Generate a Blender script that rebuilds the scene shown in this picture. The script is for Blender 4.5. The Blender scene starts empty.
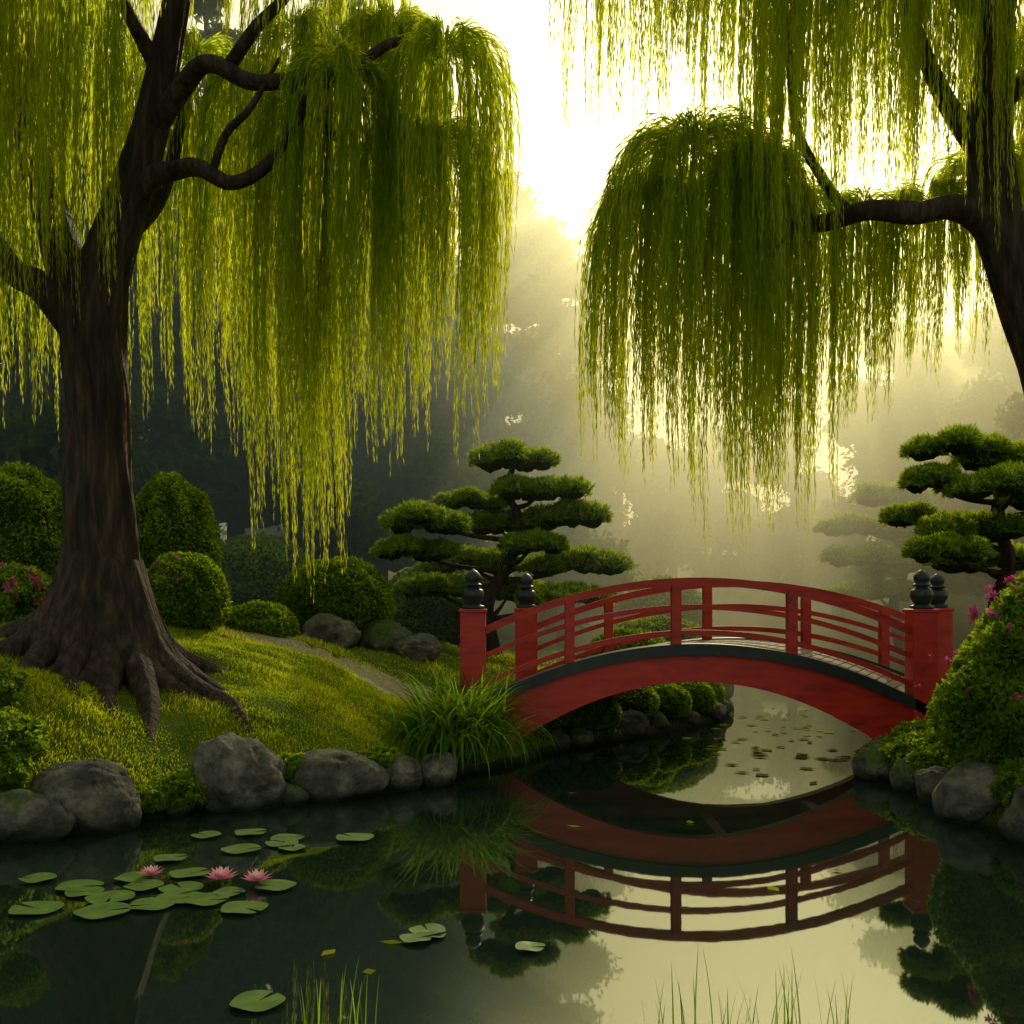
import bpy, bmesh, math, random
import numpy as np
from mathutils import Vector
rng=np.random.default_rng(11); random.seed(5)
S=bpy.context.scene
S.view_settings.view_transform='Standard'; S.view_settings.look='None'; S.view_settings.exposure=0
C=bpy.context.collection

# ------------------------------------------------------------ mesh helpers
def build(name, parts, mats, parent=None):
    Vs=[];ls=[];starts=[];mi=[];sm=[];var=[];off=0;lo=0
    for p in parts:
        V=np.asarray(p['V'],dtype=np.float32); F=np.asarray(p['F'],dtype=np.int32)
        k=F.shape[1]; n=len(F)
        Vs.append(V); ls.append((F+off).ravel()); starts.append(lo+np.arange(n,dtype=np.int32)*k)
        mi.append(np.full(n,p.get('m',0),dtype=np.int32)); sm.append(np.full(n,p.get('s',False)))
        v=p.get('var'); var.append(np.full(len(V),0.5) if v is None else v)
        off+=len(V); lo+=n*k
    V=np.concatenate(Vs); L=np.concatenate(ls); st=np.concatenate(starts)
    me=bpy.data.meshes.new(name)
    me.vertices.add(len(V)); me.vertices.foreach_set('co',V.ravel())
    me.loops.add(len(L)); me.loops.foreach_set('vertex_index',L)
    me.polygons.add(len(st)); me.polygons.foreach_set('loop_start',st)
    me.polygons.foreach_set('material_index',np.concatenate(mi))
    me.update(calc_edges=True)
    me.polygons.foreach_set('use_smooth',np.concatenate(sm))
    a=me.attributes.new('var','FLOAT','POINT'); a.data.foreach_set('value',np.concatenate(var).astype(np.float32))
    for m in mats: me.materials.append(m)
    ob=bpy.data.objects.new(name,me); C.objects.link(ob)
    if parent: ob.parent=parent
    return ob
def empty(name):
    e=bpy.data.objects.new(name,None); C.objects.link(e); return e
def sines(P,seed,freq=1.0,n=7):
    r=np.random.default_rng(seed); out=0
    for i in range(n):
        d=r.normal(size=3); d/=np.linalg.norm(d); f=freq*(0.6+1.6*r.random())
        out=out+np.sin(P@d*f*2*math.pi/2+r.random()*6.28)
    return out/math.sqrt(n)
def norm(a): return a/np.maximum(np.linalg.norm(a,axis=-1,keepdims=True),1e-9)
def ico(sub):
    bm=bmesh.new(); bmesh.ops.create_icosphere(bm,subdivisions=sub,radius=1)
    V=np.array([v.co[:] for v in bm.verts]); F=np.array([[v.index for v in f.verts] for f in bm.faces]); bm.free(); return V,F
ICO3=ico(3); ICO4=ico(4); ICO5=ico(6)
def catmull(P,n):
    P=np.asarray(P,float); Q=np.vstack([2*P[0]-P[1],P,2*P[-1]-P[-2]]); out=[]
    for i in range(1,len(Q)-2):
        a,b,c,d=Q[i-1],Q[i],Q[i+1],Q[i+2]
        for j in range(n):
            t=j/n; out.append(.5*((2*b)+(-a+c)*t+(2*a-5*b+4*c-d)*t*t+(-a+3*b-3*c+d)*t**3))
    out.append(P[-1]); return np.array(out)
def tube(pts,rad,seg=10,sub=6,ridge=0.0,twist=0.0,nr=7,seed=0,m=0,lobes=None):
    A=catmull(np.column_stack([np.asarray(pts,float),rad]),sub); P=A[:,:3]; R=np.maximum(A[:,3],.004)
    T=norm(np.gradient(P,axis=0)); ref=np.array([0,1,0.]) if abs(T[0][1])<.9 else np.array([1.,0,0])
    u=norm(np.cross(T[0],ref)); rings=[]; th=np.arange(seg)/seg*2*math.pi
    for i in range(len(P)):
        u=norm(u-T[i]*np.dot(u,T[i])); w=np.cross(T[i],u)
        tt=th+twist*i
        prof=1+ridge*(np.sin(nr*tt+seed)+.6*np.sin((nr*2+1)*tt+1.3*seed+.15*i)+.5*np.sin(3*tt+.3*i))
        if lobes is not None: prof=prof+lobes[0]*math.exp(-((P[i][2]-P[0][2])/lobes[1]))*np.sin(lobes[2]*th+1.0)
        rings.append(P[i]+R[i]*(prof[:,None]*(np.cos(th)[:,None]*u+np.sin(th)[:,None]*w)))
    V=np.concatenate(rings); n=len(P)
    i=np.arange(n-1)[:,None]; j=np.arange(seg)[None,:]; j2=(j+1)%seg
    F=np.stack([i*seg+j+0*i,i*seg+j2,(i+1)*seg+j2,(i+1)*seg+j],-1).reshape(-1,4)
    return dict(V=V,F=F,m=m,s=True)
def leaves(P,D,L,W,var,m=0,wdir=None):
    n=len(P); D=norm(D)
    r=rng.normal(size=(n,3)) if wdir is None else wdir
    w=norm(np.cross(D,r)); L=np.broadcast_to(L,(n,))[:,None]; W=np.broadcast_to(W,(n,))[:,None]
    V=np.stack([P,P+D*L*.45+w*W*.5,P+D*L,P+D*L*.45-w*W*.5],1).reshape(-1,3)
    F=np.arange(4*n).reshape(n,4)
    return dict(V=V,F=F,m=m,var=np.repeat(var,4))
def shell(c,r,n,L,W,seed,lump=.1,freq=2.2,m=0,mcore=1,lower=-.6,core=.9,outw=.5,sub=None,depth=.1):
    c=np.array(c,float); r=np.array(r,float)
    u=norm(rng.normal(size=(int(n*1.3),3))); u=u[u[:,2]>lower][:n]; n=len(u)
    f=1+lump*sines(u,seed,freq)*.6
    P=c+u*r*(f*(1-depth*rng.random(n)**1.5))[:,None]
    N=norm(u/r)
    D=norm(N*outw+norm(rng.normal(size=(n,3)))*.8+np.array([0,0,.15]))
    var=np.clip(.5+.22*sines(u,seed+3,3)+.22*rng.normal(size=n),0,1)
    out=[leaves(P-D*L*.4,D,L*(.7+.6*rng.random(n)),W*(.7+.6*rng.random(n)),var,m)]
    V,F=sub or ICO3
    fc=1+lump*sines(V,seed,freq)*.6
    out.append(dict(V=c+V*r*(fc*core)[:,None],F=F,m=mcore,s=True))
    return out

# ------------------------------------------------------------ materials
def newmat(name):
    m=bpy.data.materials.new(name); m.use_nodes=True; nt=m.node_tree; nt.nodes.clear()
    o=nt.nodes.new('ShaderNodeOutputMaterial'); return m,nt,o
def ramp(nt,src,stops):
    r=nt.nodes.new('ShaderNodeValToRGB'); e=r.color_ramp.elements
    while len(e)<len(stops): e.new(.5)
    for i,(p,c) in enumerate(stops): e[i].position=p; e[i].color=(*c,1)
    nt.links.new(src,r.inputs[0]); return r.outputs[0]
def noise(nt,scale,detail=6,rough=.6,vec=None,dist=0):
    n=nt.nodes.new('ShaderNodeTexNoise'); n.inputs['Scale'].default_value=scale; n.inputs['Detail'].default_value=detail
    n.inputs['Roughness'].default_value=rough; n.inputs['Distortion'].default_value=dist
    if vec is None:
        g=nt.nodes.new('ShaderNodeNewGeometry'); vec=g.outputs['Position']
    nt.links.new(vec,n.inputs['Vector']); return n.outputs['Fac']
def bump(nt,h,strength,dist):
    b=nt.nodes.new('ShaderNodeBump'); b.inputs['Strength'].default_value=strength; b.inputs['Distance'].default_value=dist
    nt.links.new(h,b.inputs['Height']); return b.outputs['Normal']
def leafmat(name,c0,c1,t0,t1,tr=.5,rough=.5):
    m,nt,o=newmat(name); a=nt.nodes.new('ShaderNodeAttribute'); a.attribute_name='var'
    p=nt.nodes.new('ShaderNodeBsdfDiffuse')
    nt.links.new(ramp(nt,a.outputs['Fac'],[(0,c0),(1,c1)]),p.inputs[0])
    t=nt.nodes.new('ShaderNodeBsdfTranslucent'); nt.links.new(ramp(nt,a.outputs['Fac'],[(0,t0),(1,t1)]),t.inputs[0])
    x=nt.nodes.new('ShaderNodeMixShader'); x.inputs[0].default_value=tr
    nt.links.new(p.outputs[0],x.inputs[1]); nt.links.new(t.outputs[0],x.inputs[2]); nt.links.new(x.outputs[0],o.inputs[0]); return m
def solid(name,stops,scale,rough=.7,bs=.4,bd=.02,spec=.4,detail=8,bscale=None,stretch=None):
    m,nt,o=newmat(name); p=nt.nodes.new('ShaderNodeBsdfPrincipled'); p.inputs['Roughness'].default_value=rough
    p.inputs['Specular IOR Level'].default_value=spec
    vec=None
    if stretch:
        g=nt.nodes.new('ShaderNodeNewGeometry'); mp=nt.nodes.new('ShaderNodeMapping'); mp.inputs['Scale'].default_value=stretch
        nt.links.new(g.outputs['Position'],mp.inputs[0]); vec=mp.outputs[0]
    n=noise(nt,scale,detail,vec=vec); nt.links.new(ramp(nt,n,stops),p.inputs['Base Color'])
    n2=noise(nt,bscale or scale*2,detail,vec=vec); nt.links.new(bump(nt,n2,bs,bd),p.inputs['Normal'])
    nt.links.new(p.outputs[0],o.inputs[0]); return m
M_willow=leafmat('willow_leaf',(.035,.075,.006),(.16,.21,.016),(.40,.54,.016),(.97,.97,.06),.68)
M_shrub=leafmat('shrub_leaf',(.035,.085,.008),(.13,.22,.016),(.20,.36,.016),(.66,.80,.04),.5)
M_pine=leafmat('pine_needle',(.045,.10,.013),(.14,.23,.02),(.28,.46,.025),(.78,.88,.06),.56)
M_forest=leafmat('forest_leaf',(.02,.042,.018),(.06,.10,.03),(.07,.12,.03),(.22,.28,.05),.4)
M_grass=leafmat('grass_blade',(.05,.10,.007),(.17,.22,.014),(.34,.50,.015),(.97,.95,.05),.68)
M_reed=leafmat('reed_blade',(.035,.10,.012),(.12,.22,.02),(.2,.40,.02),(.6,.78,.04),.5)
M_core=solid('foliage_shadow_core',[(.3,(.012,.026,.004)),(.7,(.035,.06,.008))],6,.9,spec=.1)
M_flower=leafmat('azalea_petal',(.42,.03,.18),(.75,.14,.42),(.5,.03,.25),(.8,.15,.45),.4)
M_bark=solid('willow_bark',[(.34,(.008,.005,.004)),(.52,(.040,.024,.016)),(.75,(.12,.070,.047))],3.2,.75,1.0,.09,spec=.3,bscale=4.5,stretch=(3.4,3.4,.4))
M_red=solid('red_lacquer_paint',[(.25,(.22,.012,.009)),(.5,(.46,.024,.015)),(.8,(.54,.04,.022))],2.5,.4,.2,.01,bscale=20,stretch=(1,1,4))
M_dark=solid('dark_lacquered_timber',[(.3,(.010,.014,.016)),(.7,(.028,.036,.038))],5,.4,.2,.01)
M_plank=solid('deck_plank',[(.3,(.12,.085,.055)),(.7,(.28,.21,.14))],3,.7,.4,.01,stretch=(6,.8,6))
M_path=solid('path_gravel',[(.3,(.22,.18,.11)),(.7,(.45,.37,.24))],14,.9,.8,.02,bscale=45)
def rockmat(name,moss):
    m,nt,o=newmat(name); p=nt.nodes.new('ShaderNodeBsdfPrincipled'); p.inputs['Roughness'].default_value=.8; p.inputs['Specular IOR Level'].default_value=.3
    st=ramp(nt,noise(nt,3.5,12,.7),[(.34,(.025,.025,.021)),(.5,(.10,.094,.076)),(.68,(.28,.25,.19))])
    g=nt.nodes.new('ShaderNodeNewGeometry'); sx=nt.nodes.new('ShaderNodeSeparateXYZ'); nt.links.new(g.outputs['Normal'],sx.inputs[0])
    n=noise(nt,2.4,8,.7); a=nt.nodes.new('ShaderNodeMath'); a.operation='MULTIPLY_ADD'; nt.links.new(n,a.inputs[0]); a.inputs[1].default_value=2.4
    nt.links.new(sx.outputs['Z'],a.inputs[2])
    mm=nt.nodes.new('ShaderNodeMapRange'); nt.links.new(a.outputs[0],mm.inputs[0]); mm.inputs[1].default_value=2.1-moss; mm.inputs[2].default_value=2.6-moss
    x=nt.nodes.new('ShaderNodeMix'); x.data_type='RGBA'; nt.links.new(mm.outputs[0],x.inputs[0]); nt.links.new(st,x.inputs[6])
    nt.links.new(ramp(nt,noise(nt,30,4),[(.3,(.03,.055,.006)),(.7,(.10,.14,.012))]),x.inputs[7])
    pz=nt.nodes.new('ShaderNodeSeparateXYZ'); nt.links.new(g.outputs['Position'],pz.inputs[0])
    wz=nt.nodes.new('ShaderNodeMapRange'); nt.links.new(pz.outputs['Z'],wz.inputs[0]); wz.inputs[1].default_value=.03; wz.inputs[2].default_value=.16
    y=nt.nodes.new('ShaderNodeMix'); y.data_type='RGBA'; nt.links.new(wz.outputs[0],y.inputs[0]); y.inputs[6].default_value=(.012,.014,.009,1); nt.links.new(x.outputs[2],y.inputs[7])
    nt.links.new(y.outputs[2],p.inputs['Base Color'])
    nt.links.new(bump(nt,noise(nt,4,11,.7),1.0,.11),p.inputs['Normal']); nt.links.new(p.outputs[0],o.inputs[0]); return m
M_rock=rockmat('stone',0.15); M_mrock=rockmat('mossy_stone',.9)
def groundmat():
    m,nt,o=newmat('mossy_ground'); p=nt.nodes.new('ShaderNodeBsdfPrincipled'); p.inputs['Roughness'].default_value=.95; p.inputs['Specular IOR Level'].default_value=.15
    c=ramp(nt,noise(nt,1.3,9,.65),[(.3,(.035,.06,.008)),(.5,(.08,.115,.010)),(.68,(.15,.18,.014))])
    g=nt.nodes.new('ShaderNodeNewGeometry'); sx=nt.nodes.new('ShaderNodeSeparateXYZ'); nt.links.new(g.outputs['Position'],sx.inputs[0])
    mm=nt.nodes.new('ShaderNodeMapRange'); nt.links.new(sx.outputs['Z'],mm.inputs[0]); mm.inputs[1].default_value=.02; mm.inputs[2].default_value=.22
    x=nt.nodes.new('ShaderNodeMix'); x.data_type='RGBA'; nt.links.new(mm.outputs[0],x.inputs[0]); x.inputs[6].default_value=(.012,.011,.008,1); nt.links.new(c,x.inputs[7])
    nt.links.new(x.outputs[2],p.inputs['Base Color']); nt.links.new(bump(nt,noise(nt,7,10,.7),.9,.08),p.inputs['Normal']); nt.links.new(p.outputs[0],o.inputs[0]); return m
M_ground=groundmat()
def watermat():
    m,nt,o=newmat('pond_water'); d=nt.nodes.new('ShaderNodeBsdfDiffuse'); d.inputs[0].default_value=(.010,.020,.012,1)
    g=nt.nodes.new('ShaderNodeBsdfGlossy'); g.inputs['Roughness'].default_value=.02; g.inputs[0].default_value=(.80,.86,.82,1)
    f=nt.nodes.new('ShaderNodeFresnel'); f.inputs[0].default_value=2.4
    ge=nt.nodes.new('ShaderNodeNewGeometry'); mp=nt.nodes.new('ShaderNodeMapping'); mp.inputs['Scale'].default_value=(1,.6,1); nt.links.new(ge.outputs['Position'],mp.inputs[0])
    b=bump(nt,noise(nt,2.0,3,.5,vec=mp.outputs[0]),.05,.012)
    nt.links.new(b,g.inputs['Normal'])
    x=nt.nodes.new('ShaderNodeMixShader'); nt.links.new(f.outputs[0],x.inputs[0]); nt.links.new(d.outputs[0],x.inputs[1]); nt.links.new(g.outputs[0],x.inputs[2]); nt.links.new(x.outputs[0],o.inputs[0]); return m
M_water=watermat()
M_pad=solid('lily_pad',[(.3,(.045,.11,.02)),(.7,(.12,.21,.03))],8,.5,.2,.01,spec=.25)
M_petal=leafmat('lotus_petal',(.75,.25,.35),(.85,.55,.6),(.6,.2,.3),(.8,.5,.5),.3)
M_yel=leafmat('fallen_leaf',(.14,.17,.02),(.40,.38,.05),(.3,.3,.03),(.5,.45,.05),.3)

# ------------------------------------------------------------ terrain
shore=[(-14,-10),(-13,3),(-9,7),(-6,8.2),(-4.5,8.75),(-3.7,9.5),(-3.1,10.1),(-2.4,10.4),(-1.5,10.95),(-.75,11.9),(.05,12.9),(.45,13.7),(1.1,14.6),(2.1,15.6),(3.6,17.6),(4.0,20),(4.4,23),(5,28),(3.5,34),(9,38),(15,36),(14,29),(10.5,23),(7.4,18),(6.0,15.5),(5.0,13.3),(4.55,11.9),(4.4,10.9),(4.35,9.8),(4.5,8.6),(4.9,6),(6,0),(8,-10)]
SH=catmull(np.array(shore+[shore[0]]),4)
def sdist(X,Y):
    P=np.column_stack([X.ravel(),Y.ravel()]); out=np.full(len(P),1e9); ins=np.zeros(len(P),bool)
    for a,b in zip(SH[:-1],SH[1:]):
        e=b-a; L2=e@e
        if L2<1e-12: continue
        t=np.clip(((P-a)@e)/L2,0,1); d=P-a-t[:,None]*e; out=np.minimum(out,(d*d).sum(1))
        c=((a[1]>P[:,1])!=(b[1]>P[:,1]))
        with np.errstate(divide='ignore',invalid='ignore'):
            xi=a[0]+(P[:,1]-a[1])/(b[1]-a[1] if b[1]!=a[1] else 1e-12)*e[0]
        ins^=c&(P[:,0]<xi)
    return (np.sqrt(out)*np.where(ins,-1,1)).reshape(X.shape)
def height(X,Y):
    X=np.asarray(X,float);Y=np.asarray(Y,float)
    d=sdist(X,Y)
    H=np.interp(X,[-60,-5,-1,2,6,14,60],[2.4,1.9,1.15,.75,.9,1.6,2.4])+.16*np.clip(Y-40,0,45)
    P=np.stack([X,Y,0*X],-1)
    land=.05+H*(1-np.exp(-np.maximum(d,0)/1.8))+.05*sines(P,3,.9)*np.clip(d,0,1)+.02*sines(P,4,3)*np.clip(d,0,1)
    for cx,cy,z in((-1.0,14.4,.68),(6.6,14.4,.68)):
        w=np.exp(-(((X-cx)/1.0)**2+((Y-cy)/1.1)**2)**1.5)*(d>0)
        land=land*(1-w)+z*w
    return np.where(d>0,land,-.9*(1-np.exp(np.minimum(d,0)/.7))+.05*np.exp(np.minimum(d,0)/.1))
def hz(x,y): return float(height(np.array([x]),np.array([y]))[0])
def axis(a,b,step,far): 
    o1=a-np.geomspace(.3,far,22)[::-1]; o2=b+np.geomspace(.3,far,22); return np.concatenate([o1,np.arange(a,b,step),[b],o2])
gx=axis(-11,12,.13,400); gy=axis(5,27,.13,400)
GX,GY=np.meshgrid(gx,gy); GZ=height(GX,GY)
nx=len(gx);ny=len(gy); i=np.arange(ny-1)[:,None]*nx+np.arange(nx-1)[None,:]
build('ground',[dict(V=np.stack([GX,GY,GZ],-1).reshape(-1,3),F=np.stack([i,i+1,i+nx+1,i+nx],-1).reshape(-1,4),s=True)],[M_ground])
build('pond_water',[dict(V=[[-16,-12,0],[18,-12,0],[18,42,0],[-16,42,0]],F=[[0,1,2,3]])],[M_water])
def strip(pts,w):
    P=catmull(np.array(pts,float),10); T=norm(np.gradient(P,axis=0)); N=np.column_stack([-T[:,1],T[:,0]]); cols=np.linspace(-1,1,9)
    V=[]
    for k in range(len(P)):
        for c in cols:
            q=P[k]+N[k]*c*w*(1+.12*math.sin(k*.9)+.08*math.sin(k*2.3)); V.append((q[0],q[1]))
    V=np.array(V); Z=height(V[:,0],V[:,1])+.035-.03*np.abs(np.tile(cols,len(P)))**3
    n=len(cols); i=np.arange(len(P)-1)[:,None]*n+np.arange(n-1)[None,:]
    return dict(V=np.column_stack([V,Z]),F=np.stack([i,i+1,i+n+1,i+n],-1).reshape(-1,4),s=True)
build('garden_path',[strip([(0.0,14.35),(-.8,14.45),(-1.8,14.7),(-3.0,14.6),(-4.2,15.3),(-6,17.3),(-9,19)],.62)],[M_path])
build('garden_path',[strip([(6.0,14.4),(7.2,14.5),(9,14),(12,14.6),(16,15)],.55)],[M_path])
def grass(n,x0,x1,y0,y1,hmin,hmax):
    X=rng.uniform(x0,x1,n);Y=rng.uniform(y0,y1,n); d=sdist(X,Y); k=d>.06
    X,Y=X[k],Y[k]; Z=height(X,Y)
    P=np.column_stack([X,Y,Z-.01]); n=len(P)
    patch=sines(P*[1,1,0],21,.8)+.6*sines(P*[1,1,0],22,2.6)
    h=(hmin+(hmax-hmin)*rng.random(n))*(1+.35*patch)
    D=norm(np.column_stack([rng.normal(0,.45,n),rng.normal(0,.45,n),np.ones(n)]))
    return leaves(P,D,np.maximum(h,.02),.011,np.clip(.45+.25*patch+.25*rng.normal(size=n),0,1))
build('grass',[grass(230000,-8,.6,8.6,14,.025,.07),grass(80000,-10,1,14,20,.03,.08),grass(30000,1,7,14,26,.04,.10),grass(40000,4.3,9,7,18,.03,.09)],[M_grass])

# ------------------------------------------------------------ willows
def strands(cl,per=8,sp=.08,seed=0):
    out=[]
    for (x,y,z,R,zb,nl) in cl:
        nl=int(nl*.8)
        th=rng.random(nl)*6.283; rho=R*(.15+.95*np.sqrt(rng.random(nl)))
        Ll=(z-zb)*(.62+.46*rng.random(nl))+rho*.4
        th=np.repeat(th,per);rho=np.repeat(rho,per);Ll=np.repeat(Ll,per); n=len(th)
        o=rng.normal(0,.055,size=(n,2)); on=np.linalg.norm(o,axis=1)
        L=Ll*(1-.22*np.minimum(on/.1,1.6)*rng.random(n)); ph=rng.random(n)*6.28; vb=np.repeat(rng.random(nl),per)
        z0=z+rng.normal(0,.06,n)
        K=int(L.max()/sp)+1
        t=(np.arange(K)[None,:]+rng.random((n,K)))*sp; mask=t<L[:,None]
        I=np.nonzero(mask)[0]; t=t[mask]
        def pos(t):
            r=rho[I]; rr=r*(1-np.exp(-t/(.6*r+.05))); a=.75*r+.05
            dz=-(t-a*(1-np.exp(-t/a)))+.22*r*(1-np.exp(-t/(.3*r+.02)))
            k=np.minimum(1,t/.9)*(1-.6*(t/L[I])**2)
            sw=.035*np.sin(t*1.1+ph[I]*.3)*np.minimum(1,t)
            return np.column_stack([x+np.cos(th[I])*rr+o[I,0]*k+sw,y+np.sin(th[I])*rr+o[I,1]*k+sw*.6,z0[I]+dz])
        P=pos(t);T=norm(pos(t+.04)-P); m=len(P)
        D=norm(T+rng.normal(0,.085,size=(m,3)))
        tail=1-.5*(t/L[I])**3
        var=np.clip(.15+.5*vb[I]+.25*(t/L[I])+.16*rng.normal(size=m),0,1)
        out.append(leaves(P,D,(.16+.10*rng.random(m))*tail,(.014+.008*rng.random(m))*tail,var))
    return out
wl=empty('willow_tree')
Y=12.0
gt=hz(-4.9,12)
trunk=[tube([(-4.88,Y,gt-.6),(-4.9,Y,gt+.05),(-4.9,Y,gt+.45),(-4.93,Y,gt+1.1),(-4.96,Y,3.5),(-4.97,Y,4.5),(-5.02,Y,5.4),(-4.85,Y,6.2),(-4.55,Y,7.1),(-4.3,Y,8.0),(-4.0,Y-.1,9.2),(-3.7,Y-.2,10.6),(-3.5,Y,11.6)],[.66,.66,.54,.43,.37,.34,.35,.28,.23,.19,.15,.09,.03],seg=72,sub=14,ridge=.065,twist=.012,nr=9,lobes=(.16,.9,6)),
 tube([(-5.05,Y,4.9),(-5.25,Y,5.8),(-5.55,Y+.1,6.7),(-5.85,Y+.1,7.8),(-5.95,Y,9.2),(-6.1,Y,11)],[.26,.27,.22,.17,.12,.04],seg=24,ridge=.05,seed=2),
 tube([(-5.25,Y,5.4),(-5.6,Y-.1,5.85),(-6.0,Y-.1,6.1),(-6.35,Y-.2,6.8),(-7.0,Y-.2,8.2),(-7.8,Y,8.7)],[.2,.18,.15,.12,.08,.03],seg=18,ridge=.05,seed=3),
 tube([(-4.6,Y,6.85),(-4.3,Y-.1,7.15),(-3.95,Y-.2,7.2),(-3.6,Y-.5,7.1),(-3.15,Y-.8,6.8),(-2.75,Y-.8,7.0),(-2.4,Y-.7,7.6),(-1.9,11.1,8.0)],[.16,.13,.11,.10,.08,.07,.05,.02],seg=14,ridge=.05,seed=4),
 tube([(-4.35,Y,7.7),(-3.9,Y-.2,8.15),(-3.5,Y-.5,8.3),(-3.0,Y-.7,8.0),(-2.5,Y-.9,7.9),(-1.8,Y-.8,8.1),(-1.3,Y-.6,8.5),(-.8,11.4,8.3)],[.15,.12,.10,.09,.08,.06,.05,.02],seg=14,ridge=.05,seed=5),
 tube([(-3.3,Y-.5,8.2),(-2.9,Y-.7,8.6),(-2.5,Y-.5,9.2),(-2.3,Y,10.2)],[.08,.07,.05,.02],seg=10,ridge=.05,seed=6),
 tube([(-3.4,Y-.65,7.0),(-3.2,Y-.8,7.35),(-2.9,Y-.9,7.6),(-2.6,Y-.8,8.2)],[.05,.05,.04,.02],seg=8,seed=7),
 tube([(-2.5,Y-.9,7.9),(-2.0,Y-.6,7.4),(-1.5,Y-.1,7.5),(-.95,11.9,7.4)],[.06,.05,.04,.02],seg=8,seed=8),
 tube([(-4.8,Y,6.4),(-4.4,Y+.6,7.3),(-4.2,Y+1.3,9.4)],[.14,.1,.03],seg=10,seed=9),
 tube([(-5.9,Y,8.4),(-6.2,Y+.8,9.2),(-6.0,Y+1.5,9.9)],[.1,.07,.02],seg=8,seed=10),
 tube([(-4.2,Y,8.4),(-4.6,Y-.5,9.2),(-5.0,Y-1.1,9.7)],[.1,.07,.02],seg=8,seed=12)]
for k,(ang,ln) in enumerate([(-.30,2.6),(-.75,2.0),(-1.05,1.6),(-1.5,1.4),(-2.0,1.6),(-2.5,1.7),(3.1,1.8),(.1,1.8),(.6,1.6),(2.3,1.6),(1.5,1.6),(-.5,1.7),(-1.75,1.2),(-1.28,1.1),(-2.25,1.1),(-2.85,1.2)]):
    pts=[];rr=[]
    for j in range(8):
        s=j/7; r=.22+s*ln; a=ang+.22*math.sin(2.5*s*2+k)*s
        x=-4.9+r*math.cos(a); y=Y+r*math.sin(a); pts.append((x,y,hz(x,y)+(1.15*math.exp(-s*5.2*ln/1.6))-.02-.10*s)); rr.append(.22*(1-s)**.9+.02)
    trunk.append(tube(pts,rr,seg=16,ridge=.08,seed=k))
build('trunk',trunk,[M_bark],wl)
CL=[(-.75,11.3,8.35,.75,4.3,50),(-.98,11.7,7.5,.85,3.6,55),(-1.5,12.2,9.0,.8,3.7,45),(-1.9,11.2,8.1,.7,3.3,42),(-2.55,11.8,8.0,.55,2.3,45),(-2.7,12.5,9.2,.8,3.0,40),
(-3.4,13.2,9.0,1.0,3.9,40),(-4.3,13.6,9.5,1.0,4.2,40),(-3.5,11.4,10.4,.9,8.2,30),(-5.0,10.9,9.8,.65,4.9,30),(-6.0,11.2,9.7,.8,4.2,44),(-6.8,12,9.1,1.0,4.1,44),(-7.9,12.2,8.7,1.1,4,50),
(-6.1,13.7,10,1.1,4.4,40),(-4.5,12,11.6,1.4,8.8,36),(-2.2,11.9,10.5,1.1,6.4,40),(-1.5,12.5,9.3,.7,6,25),(-5.6,12.9,10.5,1.2,6,30)]
build('foliage',strands(CL),[M_willow],wl)
wr=empty('willow_tree')
Y=10.9
tr=[tube([(6.45,Y,.1),(6.4,Y,.8),(6.25,Y,2.3),(6.0,Y,4.2),(5.6,Y,5.4),(5.3,Y,6.3),(5.2,Y,7.2),(5.25,Y,8.3),(5.4,Y,9.6),(5.5,Y,11)],[.75,.52,.38,.32,.28,.25,.22,.18,.12,.03],seg=40,sub=8,ridge=.055,twist=.015,nr=8,lobes=(.15,.6,5)),
 tube([(5.45,Y,5.75),(5.1,Y-.1,6.2),(4.7,Y-.2,6.33),(4.25,Y-.3,6.22),(3.8,Y-.2,6.3),(3.35,Y+.1,6.28),(2.95,Y+.2,6.55),(2.5,Y+.3,6.9),(2.1,11.4,7.3)],[.22,.17,.13,.11,.10,.09,.07,.05,.02],seg=16,ridge=.05,seed=2),
 tube([(3.2,Y+.1,6.35),(2.95,Y-.2,6.0),(2.65,Y-.3,5.7)],[.07,.05,.015],seg=8),
 tube([(3.7,Y,6.3),(3.4,Y,6.7),(3.1,Y,7.3),(3.0,Y,8.3),(2.8,Y,9.8)],[.07,.06,.05,.04,.02],seg=8),
 tube([(5.2,Y,6.9),(4.7,Y-.1,7.5),(4.3,Y-.2,8.3),(3.9,Y-.2,9.8)],[.14,.1,.07,.02],seg=10,ridge=.05),
 tube([(5.25,Y,8.1),(4.6,Y-.1,9.0),(3.6,Y,9.6),(2.5,Y-.1,9.9),(1.2,Y,9.9)],[.12,.1,.08,.06,.02],seg=10),
 tube([(4.5,Y-.2,6.3),(4.3,Y+.4,6.6),(4.1,Y+.9,6.8)],[.08,.06,.02],seg=8),
 tube([(5.4,Y,5.9),(5.7,Y+.5,6.6),(5.6,Y+1.1,7.3)],[.12,.08,.02],seg=8),
 tube([(5.2,Y,7.4),(5.8,Y+.1,8.0),(6.4,Y+.1,8.6)],[.12,.08,.02],seg=8)]
build('trunk',tr,[M_bark],wr)
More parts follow.
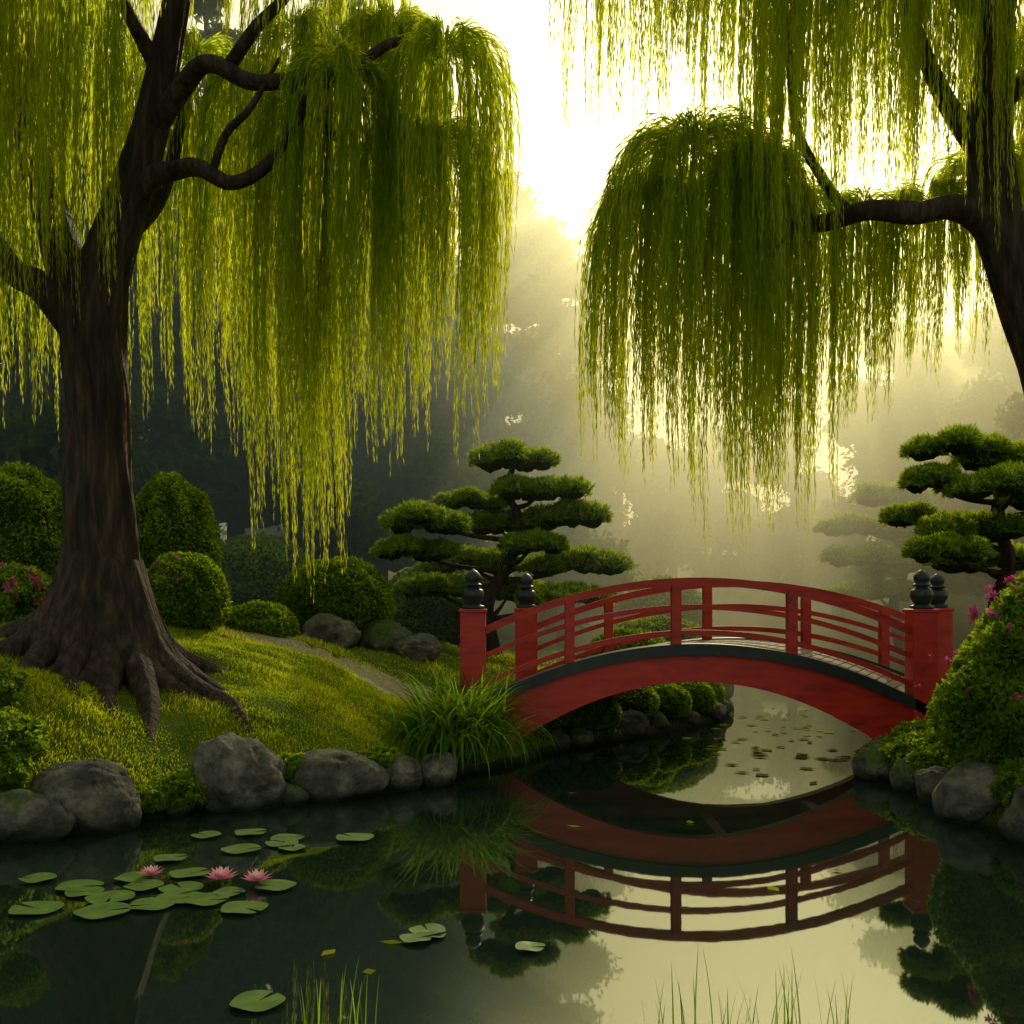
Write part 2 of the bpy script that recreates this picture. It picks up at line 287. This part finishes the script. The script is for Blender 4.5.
CR=[(1.15,11,10.0,.75,7.2,26),(1.85,10.7,9.9,.7,7.1,26),(2.6,11,10.0,.75,6.6,34),(2.95,10.5,9.7,.5,4.6,44),(3.9,10.8,9.9,.8,6.2,50),(4.8,10.7,9.9,.7,6.0,50),(5.8,10.9,9.9,.8,5.5,44),
(2.05,11.4,7.35,1.05,3.1,76),(1.55,11.5,6.8,.7,3.5,48),(2.7,11.2,7.0,.75,2.5,60),(3.25,11.6,6.8,.5,2.9,36),(4.15,11.8,6.8,.5,4.1,30),(4.9,11.8,6.9,.6,4.6,34),(5.6,12,7.3,.8,4.7,38),(6.4,11.2,8.7,1,4.8,40),(4.4,11.7,10.5,1.3,6.6,60)]
build('foliage',strands(CR),[M_willow],wr)

# ------------------------------------------------------------ bridge
br=empty('arched_footbridge')
NX0,NX1,NY=-.52,5.49,13.4; FX0,FX1,FY=.22,6.55,15.4
def q(t): return 1-(2*t-1)**2
zdeck=lambda t:.72+.80*q(t)
def side(t,f):
    return np.array([(NX0+(NX1-NX0)*t)*(1-f)+(FX0+(FX1-FX0)*t)*f, NY*(1-f)+FY*f])
def sweep(f,ztop,zbot,thk,m,n=64,t0=0,t1=1,dy=0):
    V=[]
    for k in range(n+1):
        t=t0+(t1-t0)*k/n; x,y=side(t,f); y+=dy
        a,b=ztop(t),zbot(t); V+=[(x,y-thk/2,b),(x,y-thk/2,a),(x,y+thk/2,a),(x,y+thk/2,b)]
    i=np.arange(n)[:,None]*4+np.zeros(4,int); j=np.arange(4)[None,:]; j2=(j+1)%4
    F=np.stack([i+j,i+j2,i+4+j2,i+4+j],-1).reshape(-1,4)
    F=np.vstack([F,[[3,2,1,0]],[[4*n,4*n+1,4*n+2,4*n+3]]])
    return dict(V=V,F=F,m=m)
def arch(t): return max(1.04-.86*((t-.495)/.415)**2,-.3)
rails=[];frame=[];deckp=[]
def lathe(c,prof,m,seg=24):
    th=np.arange(seg)/seg*6.2832; pr=catmull(np.array(prof),4); V=[]
    for r,z in pr: V+= [(c[0]+max(r,.001)*math.cos(a),c[1]+max(r,.001)*math.sin(a),c[2]+z) for a in th]
    i=np.arange(len(pr)-1)[:,None]*seg; j=np.arange(seg)[None,:]; j2=(j+1)%seg
    return dict(V=V,F=np.stack([i+j,i+j2,i+seg+j2,i+seg+j],-1).reshape(-1,4),m=m,s=True)
fin=[(.12,0),(.15,.015),(.15,.05),(.10,.07),(.11,.09),(.14,.15),(.15,.20),(.135,.26),(.09,.285),(.075,.30),(.115,.32),(.115,.34),(.085,.36),(.105,.41),(.10,.46),(.06,.51),(.02,.535),(0,.55)]
def bevbox(c,s,m,b=.02):
    bm=bmesh.new(); bmesh.ops.create_cube(bm,size=1)
    for v in bm.verts: v.co=Vector((v.co.x*s[0],v.co.y*s[1],v.co.z*s[2]))
    bmesh.ops.bevel(bm,geom=list(bm.edges),offset=b,segments=2,affect='EDGES',profile=.6)
    bmesh.ops.triangulate(bm,faces=bm.faces)
    V=np.array([v.co[:] for v in bm.verts])+np.array(c); F=np.array([[v.index for v in f.verts] for f in bm.faces]); bm.free()
    return dict(V=V,F=F,m=m)
for f in(0,1):
    for a,b,th,w in((1.70,2.43,.105,.13),(1.34,2.07,.07,.07),(.96,1.73,.075,.07)):
        rails.append(sweep(f,lambda t,a=a,b=b:a+(b-a)*q(t),lambda t,a=a,b=b,th=th:a+(b-a)*q(t)-th,w,0))
    for t in ((.215,.452,.71) if f==0 else (.2,.44,.68,.87)):
        x,y=side(t,f); zt=1.70+.73*q(t)-.05; zb=zdeck(t)-.02
        rails.append(bevbox((x,y,(zt+zb)/2),(.13,.16,zt-zb),0,.012))
    frame.append(sweep(f,lambda t:zdeck(t)+.03,lambda t:zdeck(t)-.12,.30,1,dy=(-.02 if f==0 else .02)))
    frame.append(sweep(f,lambda t:zdeck(t)-.115,arch,.20,0))
    for t in(0,1):
        x,y=side(t,f); rails.append(bevbox((x,y,.9),(.34,.34,2.14),0,.025)); rails.append(bevbox((x,y,1.985),(.37,.37,.05),0,.012))
        rails.append(lathe((x,y,2.0),fin,1))
for t in(.25,.5,.75):
    p,q2=side(t,.06),side(t,.94); z=zdeck(t)-.3
    frame.append(bevbox(((p[0]+q2[0])/2,(p[1]+q2[1])/2,z),(.16,1.75,.18),0,.01))
n=46
for k in range(n):
    t0=k/n+.0015;t1=(k+1)/n-.0015; V=[]
    for t in(t0,t1):
        for f in(.075,.925):
            x,y=side(t,f)
            for z in(zdeck(t)-.05,zdeck(t)+.012): V.append((x,y,z))
    deckp.append(dict(V=V,F=np.array([[0,1,3,2],[4,6,7,5],[0,4,5,1],[2,3,7,6],[0,2,6,4],[1,5,7,3]]),m=0))
build('railings',rails,[M_red,M_dark],br); build('arch_frame',frame,[M_red,M_dark],br); build('deck',deckp,[M_plank],br)
for s,(x,y) in enumerate([(-.45,14.4),(6.35,14.4)]):
    build('abutment_%d'%(s+1),[bevbox((x+(.28 if s==0 else -.35),y,.12),(.6,1.6,.9),0,.06)],[M_rock],br)

# ------------------------------------------------------------ rocks
def rock(x,y,w,d,h,seed,zc=None,mat=None,name='boulder'):
    V,F=ICO5; r=np.random.default_rng(seed)
    D=1+.12*sines(V,seed,.8)+.05*sines(V,seed+50,1.9)+.02*sines(V,seed+90,5)+.008*sines(V,seed+95,14)
    P=V*D[:,None]
    for k in range(5):
        nrm=norm(r.normal(size=3)); c=.86+.12*r.random(); s=P@nrm; ov=np.maximum(s-c,0); P=P-nrm*(ov*.55)[:,None]
    a=r.random()*6.28; ca,sa=math.cos(a),math.sin(a)
    P=P@np.array([[ca,-sa,0],[sa,ca,0],[0,0,1]]); P=P*np.array([w/2,d/2,h*.62])
    z=(hz(x,y) if zc is None else zc)
    build(name,[dict(V=P+np.array([x,y,z+h*.38]),F=F,s=True)],[mat or M_rock])
R=[(-3.98,9.35,.95,.8,.66,1,0,0),(-4.45,9.0,.95,.7,.42,2,0,0),(-2.85,10.35,1.02,.8,.70,3,0,0),(-1.95,10.85,1.1,.8,.56,4,0,0),(-1.27,11.25,.52,.45,.40,5,0,0),(-.86,11.55,.5,.4,.36,6,0,0),(-5.4,8.7,.8,.6,.4,31,0,1),
(4.62,9.75,.95,.8,.55,7,0,0),(4.75,8.75,.8,.8,.6,8,0,0),(4.5,10.5,.5,.5,.36,9,0,0),(4.45,11.2,.42,.4,.36,10,0,1),(4.3,11.9,.45,.5,.38,11,0,1),(4.55,12.3,.6,.5,.4,12,0,1),(4.75,10.9,.5,.5,.5,32,0,1),
(1.0,14.6,.4,.4,.28,13,0,1),(.6,14.2,.45,.4,.3,33,0,0),(1.8,15.6,.6,.5,.42,14,0,0),(2.35,16.2,.45,.5,.3,15,0,1),(2.95,16.9,.5,.5,.3,16,0,1),(3.5,17.7,.55,.5,.34,17,0,0),(3.8,18.6,.6,.5,.3,34,0,1),(-3.35,9.95,.35,.3,.22,41,0,1),(-2.3,10.45,.32,.3,.2,42,0,1),
(-2.95,16.2,.95,.7,.5,18,None,0),(-2.15,17.0,.9,.8,.6,19,None,1),(-1.55,16.6,.75,.6,.42,20,None,0),(-2.6,17.4,.7,.6,.5,21,None,0),(7.6,20,1.2,1,.7,23,None,1),(4.3,21.5,.9,.8,.6,24,0,1),(4.8,25,1,.9,.7,25,0,1)]
for x,y,w,d,h,s,zc,ms in R: rock(x,y,w,d,h,s,zc,M_mrock if ms else M_rock)

# ------------------------------------------------------------ shrubs
def shrub(name,c,r,n,L=.075,W=.04,seed=0,mat=None,lump=.06,extra=None,depth=.08):
    p=shell(c,r,n,L,W,seed,lump=lump,freq=2.4,sub=ICO4,depth=depth)
    if extra: p+=extra
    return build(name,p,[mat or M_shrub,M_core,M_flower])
def flowers(c,r,n,seed,lo=.0,size=.06,box=None):
    c=np.array(c);r=np.array(r); u=norm(rng.normal(size=(n*3,3))); u=u[(u[:,2]>lo)&(u[:,1]<.4)]
    u=u[sines(u,seed,2.5)>.5][:n]; out=[]
    P=c+u*r*1.03
    for k in range(5):
        a=k*1.2566; D=norm(u*.5+np.stack([np.cos(a)*np.ones(len(u)),np.zeros(len(u)),np.sin(a)*np.ones(len(u))],-1))
        out.append(leaves(P,D,size,size*.7,rng.random(len(u)),2,wdir=u))
    return out
shrub('topiary_shrub',(-4.75,14.5,2.15),(.62,.6,.66),9000,seed=1,depth=.13,extra=flowers((-4.75,14.5,2.15),(.62,.6,.66),70,4,.2,.035))
shrub('topiary_shrub',(-5.75,17,2.85),(.75,.8,1.38),12000,seed=2,lump=.12)
shrub('topiary_shrub',(-7.9,16,2.9),(1.05,1,1.35),12000,seed=3,lump=.12)
shrub('topiary_shrub',(-3.05,17.5,2.1),(.98,.9,.76),11000,seed=4,lump=.08,depth=.13)
shrub('topiary_shrub',(-3.9,15.5,1.6),(.58,.55,.5),7000,seed=5,depth=.13)
shrub('topiary_shrub',(-5.6,22,2.3),(1.3,1.2,1.3),8000,.1,.06,seed=6)
shrub('topiary_shrub',(-1.8,22.5,1.9),(1.3,1.2,1.0),8000,.1,.06,seed=7)
shrub('topiary_shrub',(2.2,18.8,.9),(.9,.8,.7),8000,seed=8)
shrub('topiary_shrub',(3.0,20.5,1.0),(1.2,.9,.8),8000,seed=9)
shrub('topiary_shrub',(3.9,26,1.6),(1.3,1,1.1),6000,.1,.06,seed=10)
for k,(x,y,rr) in enumerate([(1.25,15.25,.40),(1.95,16.15,.42),(2.6,16.75,.40),(3.15,17.5,.40),(3.5,18.5,.42),(.7,14.9,.36),(1.5,16.4,.5),(2.4,17.6,.55)]):
    shrub('topiary_shrub',(x,y,hz(x,y)+rr*.5),(rr,rr,rr*.85),4200,.06,.035,seed=40+k,depth=.14)
shrub('azalea_bush',(-6.9,13.6,2.0),(.8,.7,.62),9000,seed=11,lump=.12,extra=flowers((-6.9,13.6,2.0),(.8,.7,.62),260,11,.1,.06))
c=(5.55,10.1,1.0);r=(1.1,.95,1.28)
shrub('azalea_bush',c,r,30000,.085,.045,seed=12,lump=.16,depth=.16,extra=flowers(c,r,120,12,.0,.05)+flowers((5.3,10.35,1.9),(.5,.4,.45),300,14,.0,.055)+flowers((4.75,10.9,1.25),(.3,.3,.3),60,15,-.3,.05))
gc=[]
for k,(x,y,rr) in enumerate([(-4.9,9.5,.45),(-5.5,9.9,.6),(-6.2,9.4,.6),(-3.35,10.05,.3),(-3.6,9.75,.22),(-2.35,10.75,.28),(-1.5,11.35,.28),(4.9,11.6,.5),(4.75,12.3,.45),(5.2,12.5,.5),(4.8,11.0,.4),(5.0,9.2,.5),(5.3,8.6,.6),(-4.75,9.2,.3),(6.2,13.0,.5),(6.9,15.4,.6),(7.4,17,.8)]):
    gc+=shell((x,y,hz(x,y)+rr*.15),(rr,rr*.9,rr*.6),2600,.06,.035,k+70,lump=.2,freq=3)
build('ground_cover_plants',gc,[M_shrub,M_core])

# ------------------------------------------------------------ pines
def pine(base,pads,path,seed):
    e=empty('cloud_pruned_pine_tree'); fol=[]; wood=[]
    top=max(p[1] for p in pads); bx,by,bz=base
    Pth=[(bx,by,bz-.2)]+[(x,by+dy,z) for x,dy,z in path]; rad=np.linspace(.17,.04,len(Pth)); wood.append(tube(Pth,rad,seg=12,ridge=.06,seed=seed))
    C_=catmull(np.array(Pth),8)
    for k,(x,z,rx,rz) in enumerate(pads):
        y=by+(-.9 if k%3==0 else (.7 if k%3==1 else -.1))*(1 if abs(z-top)>.3 else 0)+random.uniform(-.2,.2)
        for s in range(4):
            ox=(s-1.5)*rx*.42; c=(x+ox+random.uniform(-.08,.08),y+random.uniform(-.3,.3),z-abs(s-1.5)*rz*.25+random.uniform(-.05,.05))
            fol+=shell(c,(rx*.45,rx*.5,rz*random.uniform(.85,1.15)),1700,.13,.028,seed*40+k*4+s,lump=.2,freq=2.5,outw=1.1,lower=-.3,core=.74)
        cand=C_[C_[:,2]<z+.02]; st=cand[-1] if len(cand) else C_[0]; st=cand[max(0,len(cand)-5)]
        mid=(st+np.array([x,y,z]))/2+np.array([0,0,-.12]); wood.append(tube([st,mid,(x,y,z-rz*.5)],[.06,.045,.02],seg=8))
    build('trunk',wood,[M_bark],e); build('needle_pads',fol,[M_pine,M_core],e)
pine((-.3,20,hz(-.3,20)),[(.06,5.0,.85,.27),(-.8,4.2,.7,.22),(.55,4.35,.9,.26),(-1.65,3.7,.8,.27),(-.25,3.7,.7,.24),(1.05,3.8,.85,.26),(-1.85,3.1,.7,.22),(-.8,2.95,1.0,.26),(1.25,2.9,1.0,.28),(.4,3.25,.6,.2),(-.1,2.3,.9,.25),(-1.5,2.4,.8,.22),(1.0,2.25,.8,.22)],[(-.5,0,2.0),(-.1,.1,2.8),(.2,0,3.6),(-.1,0,4.3),(.05,0,4.9)],1)
pine((8.9,18,hz(8.9,18)),[(8.05,4.95,.8,.27),(9.1,4.75,.9,.28),(7.5,4.25,.6,.22),(8.6,4.1,.95,.27),(7.4,3.7,.55,.22),(8.3,3.45,1.0,.27),(7.4,3.05,.6,.22),(8.8,2.95,1.1,.28),(9.7,4.0,.9,.28),(9.9,3.1,.9,.26)],[(8.7,0,1.9),(9.0,.1,2.8),(8.7,0,3.6),(8.8,0,4.3),(8.6,0,4.8)],2)
pine((10.5,27,1),[(10.3,5.0,1.1,.35),(9.6,4.2,1.0,.3),(11.2,4.1,1.1,.3),(9.3,3.3,1.0,.3),(10.8,3.2,1.3,.3),(9.8,2.4,1.3,.3)],[(10.3,0,2),(10.6,0,3),(10.3,0,4),(10.4,0,4.8)],3)

# ------------------------------------------------------------ grass clumps / reeds
def blades(cx,cy,n,hgt,spread,w,z0,seed,segs=7,lean=1.0,mn=.15):
    az=rng.random(n)*6.283; ln=hgt*(.65+.5*rng.random(n)); th=(mn+.95*rng.random(n)**.8)*lean
    ox=cx+rng.normal(0,spread*.25,n); oy=cy+rng.normal(0,spread*.25,n)
    V=[];x=ox.copy();y=oy.copy();z=np.full(n,z0); a=th*.35
    wx,wy=-np.sin(az),np.cos(az)
    for s in range(segs+1):
        f=s/segs; ww=w*(1-f)**.7*.5*(0.5+min(1,f*4)*.5)
        V.append(np.stack([np.column_stack([x+wx*ww,y+wy*ww,z]),np.column_stack([x-wx*ww,y-wy*ww,z])],1))
        st=ln/segs; x=x+np.cos(az)*np.sin(a)*st; y=y+np.sin(az)*np.sin(a)*st; z=z+np.cos(a)*st; a=a+th*.26
    V=np.stack(V,1)
    b=np.arange(n)[:,None]*(segs+1)*2+np.arange(segs)[None,:]*2
    F=np.stack([b,b+1,b+3,b+2],-1).reshape(-1,4)
    return dict(V=V.reshape(-1,3),F=F,var=np.repeat(rng.random(n),(segs+1)*2),s=True)
build('ornamental_grass_clump',[blades(-.66,12.5,1100,1.2,.9,.05,.26,1,lean=1.25,mn=.3)],[M_reed])
build('ornamental_grass_clump',[blades(-5.9,9.3,200,.6,.4,.025,hz(-5.9,9.3),1,lean=1.1)],[M_reed])
rd=[]
for (x,y,n,h) in [(.78,4.85,9,.42),(1.0,4.9,9,.5),(1.35,4.85,12,.5),(1.5,4.8,8,.45),(-.75,4.95,10,.42),(-.95,5.0,8,.38),(.45,4.8,5,.35),(1.15,4.8,5,.38)]:
    rd.append(blades(x,y,n,h,.28,.012,-.1,3,lean=.18))
build('reeds',rd,[M_reed])

# ------------------------------------------------------------ lily pads
pads=[(-3.27,6.87,.21),(-3.2,7.4,.2),(-2.88,7.63,.17),(-2.78,6.8,.22),(-2.85,7.1,.2),(-3.1,7.25,.16),(-2.36,7.1,.2),(-2.5,6.95,.19),(-2.15,7.05,.18),(-2.72,7.4,.17),(-2.43,7.35,.19),(-2.5,7.75,.18),(-2.8,8.2,.16),
(-1.84,6.87,.19),(-1.75,7.4,.18),(-2.05,7.25,.14),(-2.3,8.5,.2),(-2.0,8.7,.17),(-2.38,9.1,.17),(-1.4,8.9,.2),(-2.0,8.9,.18),(-1.88,8.55,.14),(-2.75,9.0,.16),(-.54,6.4,.14),(-.6,6.25,.12),(-.5,6.33,.1),(.11,6.1,.11),(-1.34,5.27,.17),(-3.6,7.6,.16)]
pp=[]
for k,(x,y,r) in enumerate(pads):
    r*=.84
    a0=random.random()*6.28; n=28; V=[(x,y,.012+.0015*(k%5))]
    for j in range(n+1):
        a=a0+.12+(6.283-.24)*j/n; rr=r*(1+.03*math.sin(5*a+k)); V.append((x+rr*math.cos(a),y+rr*math.sin(a)*.95,.018+.0015*(k%5)+.005*math.sin(3*a+k)))
    pp.append(dict(V=V,F=[[0,j+1,j+2] for j in range(n)],s=True))
build('lily_pads',pp,[M_pad])
for k,(x,y,s) in enumerate([(-2.75,7.62,.11),(-2.18,7.5,.14),(-1.9,7.45,.13)]):
    ps=[]
    for ring,(nn,tilt,l) in enumerate([(9,.35,1),(8,.75,.9),(6,1.15,.75)]):
        a=np.arange(nn)/nn*6.283+ring*.4; D=np.column_stack([np.cos(a)*math.cos(tilt),np.sin(a)*math.cos(tilt),np.full(nn,math.sin(tilt))])
        wd=np.column_stack([np.cos(a)*-math.sin(tilt),np.sin(a)*-math.sin(tilt),np.full(nn,math.cos(tilt))])
        ps.append(leaves(np.tile([x,y,.03],(nn,1)),D,s*l,s*.45,np.full(nn,ring/2.),0,wdir=wd))
    ps.append(dict(V=ICO3[0]*[s*.15,s*.15,s*.18]+[x,y,.03+s*.2],F=ICO3[1],m=1))
    build('water_lily_flower',ps,[M_petal,M_yel])
P=[]
for cx,cy,n,sx,sy in((3.7,14.2,34,.6,1.0),(4.4,17.0,30,.7,1.5),(-.9,6.1,3,.1,.2),(1.5,9,5,2,1.5),(3.3,20,16,.8,2)):
    P.append(np.column_stack([rng.normal(cx,sx,n),rng.normal(cy,sy,n),np.full(n,.012)]))
P=np.concatenate(P); P=P[sdist(P[:,0],P[:,1])<-.15]; a=rng.random(len(P))*6.28
far=P[:,1]>11
build('floating_leaves',[leaves(P,np.column_stack([np.cos(a),np.sin(a),0*a]),(.06+.12*rng.random(len(P)))*np.where(far,1.5,1),(.05+.05*rng.random(len(P)))*np.where(far,2.2,1),rng.random(len(P)),wdir=np.tile([0,0,1.],(len(P),1)))],[M_yel])

# ------------------------------------------------------------ distant forest
fp=[];fw=[]
def ftree(x,y,h,w,seed,kind):
    z0=hz(x,y); fw.append(tube([(x,y,z0-1),(x+.1,y,z0+h*.5),(x,y,z0+h*.95)],[.28,.18,.05],seg=8,m=2))
    nb=22 if h>10 else 10
    for k in range(nb):
        f=(k+.5)/nb
        if kind=='c': zz=z0+h*(.10+.88*f); ww=w*(1-f)**.8+.45; off=w*.6*(1-f)**.7
        else: zz=z0+h*(.2+.75*f); ww=w*(.55+.4*math.sin(f*3)); off=w*.6*math.sin(f*3)
        a=random.random()*6.28; sc=random.uniform(.8,1.25)
        fp.extend(shell((x+off*math.cos(a),y+off*math.sin(a),zz),(ww*.6*sc,ww*.6*sc,ww*.36),260,.32,.15,seed*31+k,lump=.35,freq=2,core=.72,depth=.35,lower=-.8))
k=0
for x,y,h,w,kd in [(-26,34,19,3.5,'d'),(-21,31,20,3.3,'c'),(-17,29,18,3.4,'d'),(-14,33,22,3.6,'c'),(-12,27,15,3,'d'),(-9.5,31,21,3.4,'c'),(-7.5,27,13,2.8,'d'),(-6.2,34,23,3.5,'c'),(-4,30,14,2.8,'d'),(-3.2,38,22,3.4,'c'),(-1.2,33,10,2.6,'d'),
 (1.2,42,17.5,3,'d'),(-.6,46,20,3.2,'d'),(3,48,12,2.8,'d'),(5.5,52,9,3,'d'),(8,50,7,3,'d'),(11,54,8,3.2,'d'),(14,50,9,3,'c'),(17,44,12,3,'d'),(19,38,14,3.2,'c'),(16,33,9,2.6,'d'),(21,33,17,3.4,'c'),(24,30,16,3.4,'d'),(28,34,19,3.6,'c'),(14,27,7,2.2,'d'),(18,25,10,2.5,'c'),
 (-30,28,17,3.5,'c'),(-24,25,14,3,'d'),(-18,22,12,2.8,'c'),(-13,22,11,2.6,'d'),(-33,40,20,4,'d'),(33,38,18,4,'d'),(-10,45,20,4,'c'),(-18,44,20,4,'d'),(22,50,12,4,'d'),(28,52,14,4,'c'),
 (2,40,5,2.5,'d'),(6,42,4.5,2.3,'d'),(10,43,4,2.3,'d'),(-2,27,5,2.2,'d'),(1.5,30,4,2,'d'),(-5,24.5,4,1.8,'d'),(-9,21,4.5,2,'d'),(13,40,5,2.4,'d'),(-9,25,7,2.4,'d')]:
    k+=1; ftree(x,y,h,w,k,kd)
build('distant_forest',fp+fw,[M_forest,M_core,M_bark])

# ------------------------------------------------------------ mist banks: real scattering lit by sun and sky
def mist(c,r,dens,col,g):
    m,nt,o=newmat('morning_mist'); v=nt.nodes.new('ShaderNodeVolumeScatter'); v.inputs['Density'].default_value=dens; v.inputs['Color'].default_value=(*col,1); v.inputs['Anisotropy'].default_value=g
    ab=nt.nodes.new('ShaderNodeVolumeAbsorption'); ab.inputs['Density'].default_value=dens; ab.inputs['Color'].default_value=(*col,1)
    ad=nt.nodes.new('ShaderNodeAddShader'); nt.links.new(v.outputs[0],ad.inputs[0]); nt.links.new(ab.outputs[0],ad.inputs[1]); nt.links.new(ad.outputs[0],o.inputs['Volume'])
    build('morning_mist',[dict(V=ICO4[0]*r+np.array(c),F=ICO4[1],s=True)],[m])
mist((-2,46,0),(62,29,26),.009,(.85,1.0,.88),.3)
mist((7,40,3),(15,22,16),.034,(1.0,.93,.60),.68)
mist((-10,27,2),(13,9.5,11),.030,(.72,.95,.98),.2)

# ------------------------------------------------------------ light, world, camera
AZ,EL=math.radians(16),math.radians(28)
sd=bpy.data.lights.new('sun','SUN'); sd.energy=5; sd.angle=math.radians(.6); sd.color=(1,.87,.55)
so=bpy.data.objects.new('sun',sd); C.objects.link(so)
so.rotation_euler=Vector((math.sin(AZ)*math.cos(EL),math.cos(AZ)*math.cos(EL),math.sin(EL))).to_track_quat('Z','Y').to_euler()
w=bpy.data.worlds.new('World'); S.world=w; w.use_nodes=True; nt=w.node_tree; bg=nt.nodes['Background']
sk=nt.nodes.new('ShaderNodeTexSky'); sk.sky_type='NISHITA'; sk.sun_disc=False; sk.sun_elevation=EL; sk.sun_rotation=AZ; sk.dust_density=5; sk.air_density=1.0; sk.ozone_density=1
ga=nt.nodes.new('ShaderNodeGamma'); ga.inputs[1].default_value=.52; nt.links.new(sk.outputs[0],ga.inputs[0])
mu=nt.nodes.new('ShaderNodeMix'); mu.data_type='RGBA'; mu.blend_type='MULTIPLY'; mu.inputs[0].default_value=1; mu.inputs[7].default_value=(2.55,2.35,1.55,1)
nt.links.new(ga.outputs[0],mu.inputs[6]); nt.links.new(mu.outputs[2],bg.inputs[0]); bg.inputs[1].default_value=.15
cd=bpy.data.cameras.new('camera'); co=bpy.data.objects.new('camera',cd); C.objects.link(co); S.camera=co
co.location=(0,0,2.13); co.rotation_euler=(math.radians(90),0,0); cd.sensor_width=36; cd.lens=35.16; cd.shift_y=88/1024; cd.clip_end=2000; cd.clip_start=.05
